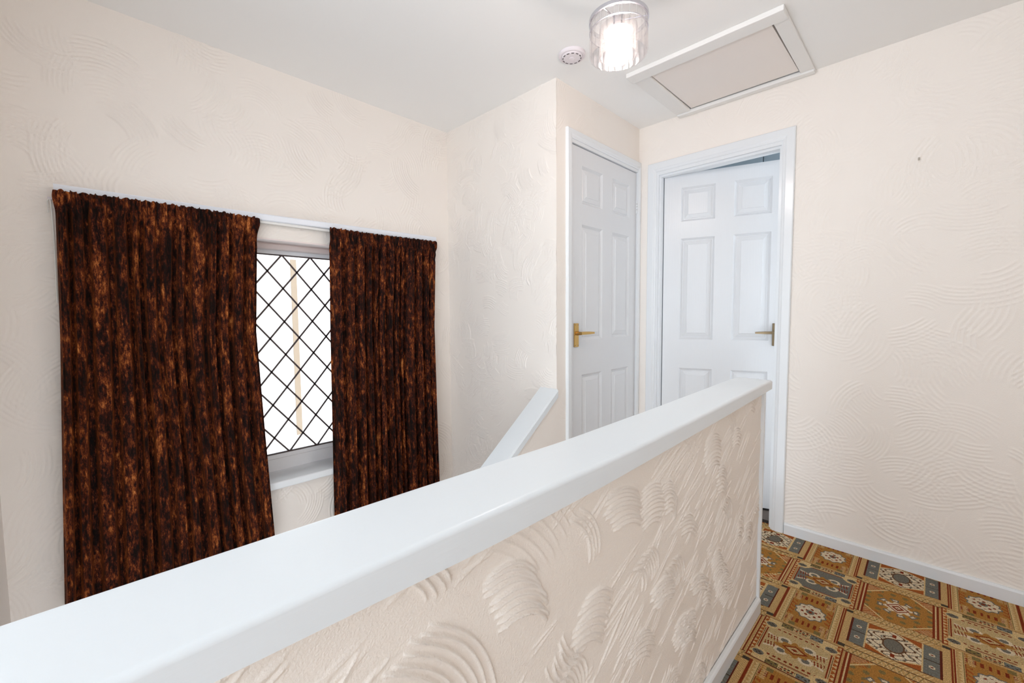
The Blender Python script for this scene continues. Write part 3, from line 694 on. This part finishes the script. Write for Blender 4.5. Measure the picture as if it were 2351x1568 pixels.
rail = obj('curtain_rail', bm, M['rail']); tag(rail, 'long white curtain rail board above the leaded window', 'curtain rail')
bm = bmesh.new(); box(bm,-A+.012,-A+.030,-.03,1.59,1.610,1.622); obj('track', bm, M['cord'], rail)
cd = empty('pull_cord', (-A+.012,-.045,1.60)); tag(cd, 'thin white pull cord hanging at the outer edge of the wide curtain', 'cord')
bm = bmesh.new(); tube(bm,[(0,-.006,.0),(.004,-.004,-.02),(.004,-.003,-.12),(.006,-.004,-.24),(.006,-.006,-.375)],.0022); obj('long_cord', bm, M['cord'], cd)
bm = bmesh.new(); tube(bm,[(0,-.008,.0),(.003,-.0125,-.01),(.003,-.0125,-.05)],.0022); obj('short_cord', bm, M['cord'], cd)
bm = bmesh.new(); box(bm,-.0125,.002,-.012,.0,-.004,.006,bev=.0015); obj('cleat', bm, M['plastic'], cd)

# ------------------------------------------------------------------ ceiling fittings
lh = empty('loft_hatch', ((HX0+HX1)/2,(HY0+HY1)/2,H)); tag(lh, 'white framed loft hatch in the ceiling above the ajar door', 'hatch')
OX0,OX1,OY0,OY1 = -1.122,-.450,1.952,D-.003
L0 = Vector(lh.location)
def hpart(name,bm,m):
    bmesh.ops.translate(bm, verts=bm.verts[:], vec=-L0); return obj(name,bm,m,lh)
for b,zz in (((OX0,OX1,OY0,HY0+.004),.022),((OX0,OX1,HY1-.012,OY1),.020),((OX0,HX0+.004,HY0+.0045,HY1-.0125),.012),((HX1-.004,OX1,HY0+.0045,HY1-.0125),.012)):
    hpart('frame_board', BX(*b,H-zz,H-.0005,bev=.003), M['hatchframe'])
bm = BX(HX0+.007,HX1-.012,HY0+.005,HY1-.020,H-.001,H+.012); bmesh.ops.rotate(bm, verts=bm.verts[:], cent=((HX0+HX1)/2,(HY0+HY1)/2,H), matrix=Matrix.Rotation(math.radians(-.55),3,'Z')); pn = hpart('hatch_panel', bm, M['hatch'])

dt = empty('smoke_detector', (-1.213,1.633,H)); tag(dt, 'round white smoke detector on the ceiling beside the pendant light', 'smoke detector')
bm = bmesh.new(); lathe(bm,[(.0,-.0005),(.060,-.0005),(.060,-.010),(.056,-.014),(.050,-.015),(.048,-.012),(0,-.012)],n=48); obj('base_ring', bm, M['plastic'], dt, smooth=False)
bm = bmesh.new(); lathe(bm,[(.049,-.011),(.048,-.015),(.045,-.0185),(.036,-.020),(.030,-.0205),(.012,-.0210),(0,-.0210)],n=48); obj('cover', bm, M['plastic'], dt, smooth=True)
bm = bmesh.new()
for a in range(12):
    t = a*math.pi/6+.2; r0 = .0405
    mt = Matrix.Rotation(t,4,'Z') @ Matrix.Translation((r0,0,-.0190)) @ Matrix.Diagonal((.004,.012,.003,1)); bmesh.ops.create_cube(bm,size=1,matrix=mt)
obj('vent_slots', bm, M['slot'], dt)
bm = bmesh.new(); lathe(bm,[(.0,-.0205),(.014,-.0205),(.014,-.0225),(.012,-.0235),(0,-.0235)],n=24); obj('test_button', bm, M['plastic'], dt)

PC = Vector((-.776,1.30,2.128)); pl = empty('pendant_light', PC); tag(pl, 'lit pendant light with chrome ring and clear faceted prisms', 'pendant light')
RO = .0945
bm = bmesh.new(); lathe(bm,[(RO-.004,.002),(RO+.0015,.002),(RO+.0015,.0135),(RO-.004,.0135),(RO-.004,.002)],n=64)
for v in list(bm.verts): pass
ring = obj('ring', bm, M['chrome'], pl)
bm = bmesh.new()
for k in range(3):
    a = k*2*math.pi/3+.5; cyl(bm,(0,0,.008),((RO-.003)*math.cos(a),(RO-.003)*math.sin(a),.008),.0022,n=8)
cyl(bm,(0,0,-.002),(0,0,.020),.020,n=24); obj('spider', bm, M['chrome'], pl)
bm = bmesh.new(); lathe(bm,[(0,-.0325),(.044,-.0325),(.047,-.030),(.044,-.0285),(0,-.0285)],n=40); obj('uplight_blocker', bm, M['plastic'], pl)  # disc added to keep the bulb's upward light off the ceiling
bm = bmesh.new(); lathe(bm,[(RO-.003,-.0285),(RO+.0005,-.0285),(RO+.0005,-.0265),(RO-.003,-.0265),(RO-.003,-.0285)],n=64); obj('lower_ring', bm, M['chrome'], pl)
bm = bmesh.new(); tube(bm,[(0,0,.02),(0,0,.12),(0,0,H-PC.z-.02)],.0032); obj('flex', bm, M['cord'], pl)
bm = bmesh.new(); lathe(bm,[(0,0),(.04,0),(.04,-.012),(.02,-.024),(.006,-.028),(0,-.028)],n=32); bmesh.ops.translate(bm,verts=bm.verts[:],vec=(0,0,H-PC.z-.0005)); obj('ceiling_rose', bm, M['plastic'], pl)
bm = bmesh.new(); cyl(bm,(0,0,-.035),(0,0,.0),.016,n=20); obj('lamp_holder', bm, M['plastic'], pl)
bm = bmesh.new(); lathe(bm,[(.0,-.105),(.014,-.102),(.025,-.092),(.030,-.078),(.027,-.063),(.016,-.046),(.013,-.036),(0,-.035)],n=28); blb = obj('bulb', bm, M['bulb'], pl, smooth=True)
def prism(w, h, t):
    """faceted clear bar: flat back, bevelled front, pointed shoulders top and bottom"""
    bm = bmesh.new(); b = [(-w/2,0),(w/2,0)]; z = [0,-h]
    bk = [bm.verts.new((x,0,zz)) for x,zz in ((-w/2,0),(w/2,0),(w/2,-h),(-w/2,-h))]
    rim = [bm.verts.new((x,t*.45,zz)) for x,zz in ((-w/2,0),(w/2,0),(w/2,-h),(-w/2,-h))]
    k = min(.010,h*.3); rt = [bm.verts.new((0,t,-k)), bm.verts.new((0,t,-h+k))]
    bm.faces.new(bk)
    for i in range(4): bm.faces.new((bk[i],bk[(i+1)%4],rim[(i+1)%4],rim[i]))
    bm.faces.new((rim[0],rim[1],rt[0])); bm.faces.new((rim[2],rim[3],rt[1])); bm.faces.new((rim[1],rim[2],rt[1],rt[0])); bm.faces.new((rim[3],rim[0],rt[0],rt[1]))
    return bm
def tier(R, n, z, h, rot=0):
    w = 2*R*math.tan(math.pi/n)*.80; first = None
    for k in range(n):
        if first is None: o = obj('prism', prism(w,h,.006), M['crystal'], pl); first = o
        else:
            o = first.copy(); COL.objects.link(o); o.parent = pl
        a = k*2*math.pi/n+rot; o.location = ((R-.006)*math.cos(a),(R-.006)*math.sin(a),z); o.rotation_euler = (0,0,a-math.pi/2)
tier(RO, 24, .001, .026, .0); tier(RO, 24, -.0285, .075, .0); tier(.062, 16, -.012, .092, .1); tier(.040, 10, -.03, .088, .2)

# small leftover hook on the far wall
hk = empty('picture_hook', (-.0678,D-.0015,1.832)); tag(hk, 'tiny leftover picture hook high on the swirl textured wall', 'hook')
bm = bmesh.new(); box(bm,-.0035,.0035,-.003,.0,-.010,.002,bev=.0008); obj('plate', bm, M['hookmetal'], hk)
bm = bmesh.new(); tube(bm,[(0,-.004,-.010),(0,-.010,-.013),(0,-.011,-.006)],.0012); obj('hook_wire', bm, M['hookmetal'], hk)

# ------------------------------------------------------------------ lights
w = bpy.data.worlds.new('sky'); sc.world = w; w.use_nodes = True
bg = w.node_tree.nodes['Background']; bg.inputs[0].default_value = (.83,.915,1.0,1); bg.inputs[1].default_value = 3.4
def light(name, kind, loc, energy, col=(1,1,1), **k):
    l = bpy.data.lights.new(name, kind); l.energy = energy; l.color = col
    for a,b in k.items(): setattr(l,a,b)
    o = bpy.data.objects.new(name, l); COL.objects.link(o); o.location = loc; return o
s = light('sun','SUN',(3,1,6),3.6,(1,.97,.93),angle=math.radians(.6)); s.rotation_euler = Vector((-.62,-.25,-.74)).to_track_quat('-Z','Y').to_euler()

# ------------------------------------------------------------------ camera and colour management
cam = bpy.data.cameras.new('camera'); co_ = bpy.data.objects.new('camera', cam); COL.objects.link(co_); sc.camera = co_
cam.sensor_width = 36; cam.lens = 978.78/2351*36; cam.clip_start = .02
yaw, pitch, roll = -.7783, -.0622, -.008
fw = Vector((math.sin(yaw)*math.cos(pitch), math.cos(yaw)*math.cos(pitch), math.sin(pitch)))
r_ = Vector((math.cos(yaw), -math.sin(yaw), 0)); u_ = r_.cross(fw)
r2 = math.cos(roll)*r_+math.sin(roll)*u_; u2 = -math.sin(roll)*r_+math.cos(roll)*u_
mtx = Matrix((r2,u2,-fw)).transposed().to_4x4(); mtx.translation = Vector((0,0,1.1694)); co_.matrix_world = mtx
vs = sc.view_settings; vs.view_transform = 'Standard'; vs.look = 'None'; vs.gamma = 1; vs.exposure = 0.10; vs.use_curve_mapping = False
sc.cycles.max_bounces = 12; sc.cycles.diffuse_bounces = 7; sc.cycles.transparent_max_bounces = 24; sc.cycles.caustics_reflective = False; sc.cycles.caustics_refractive = False
sc.cycles.use_denoising = True; sc.cycles.sample_clamp_indirect = 6
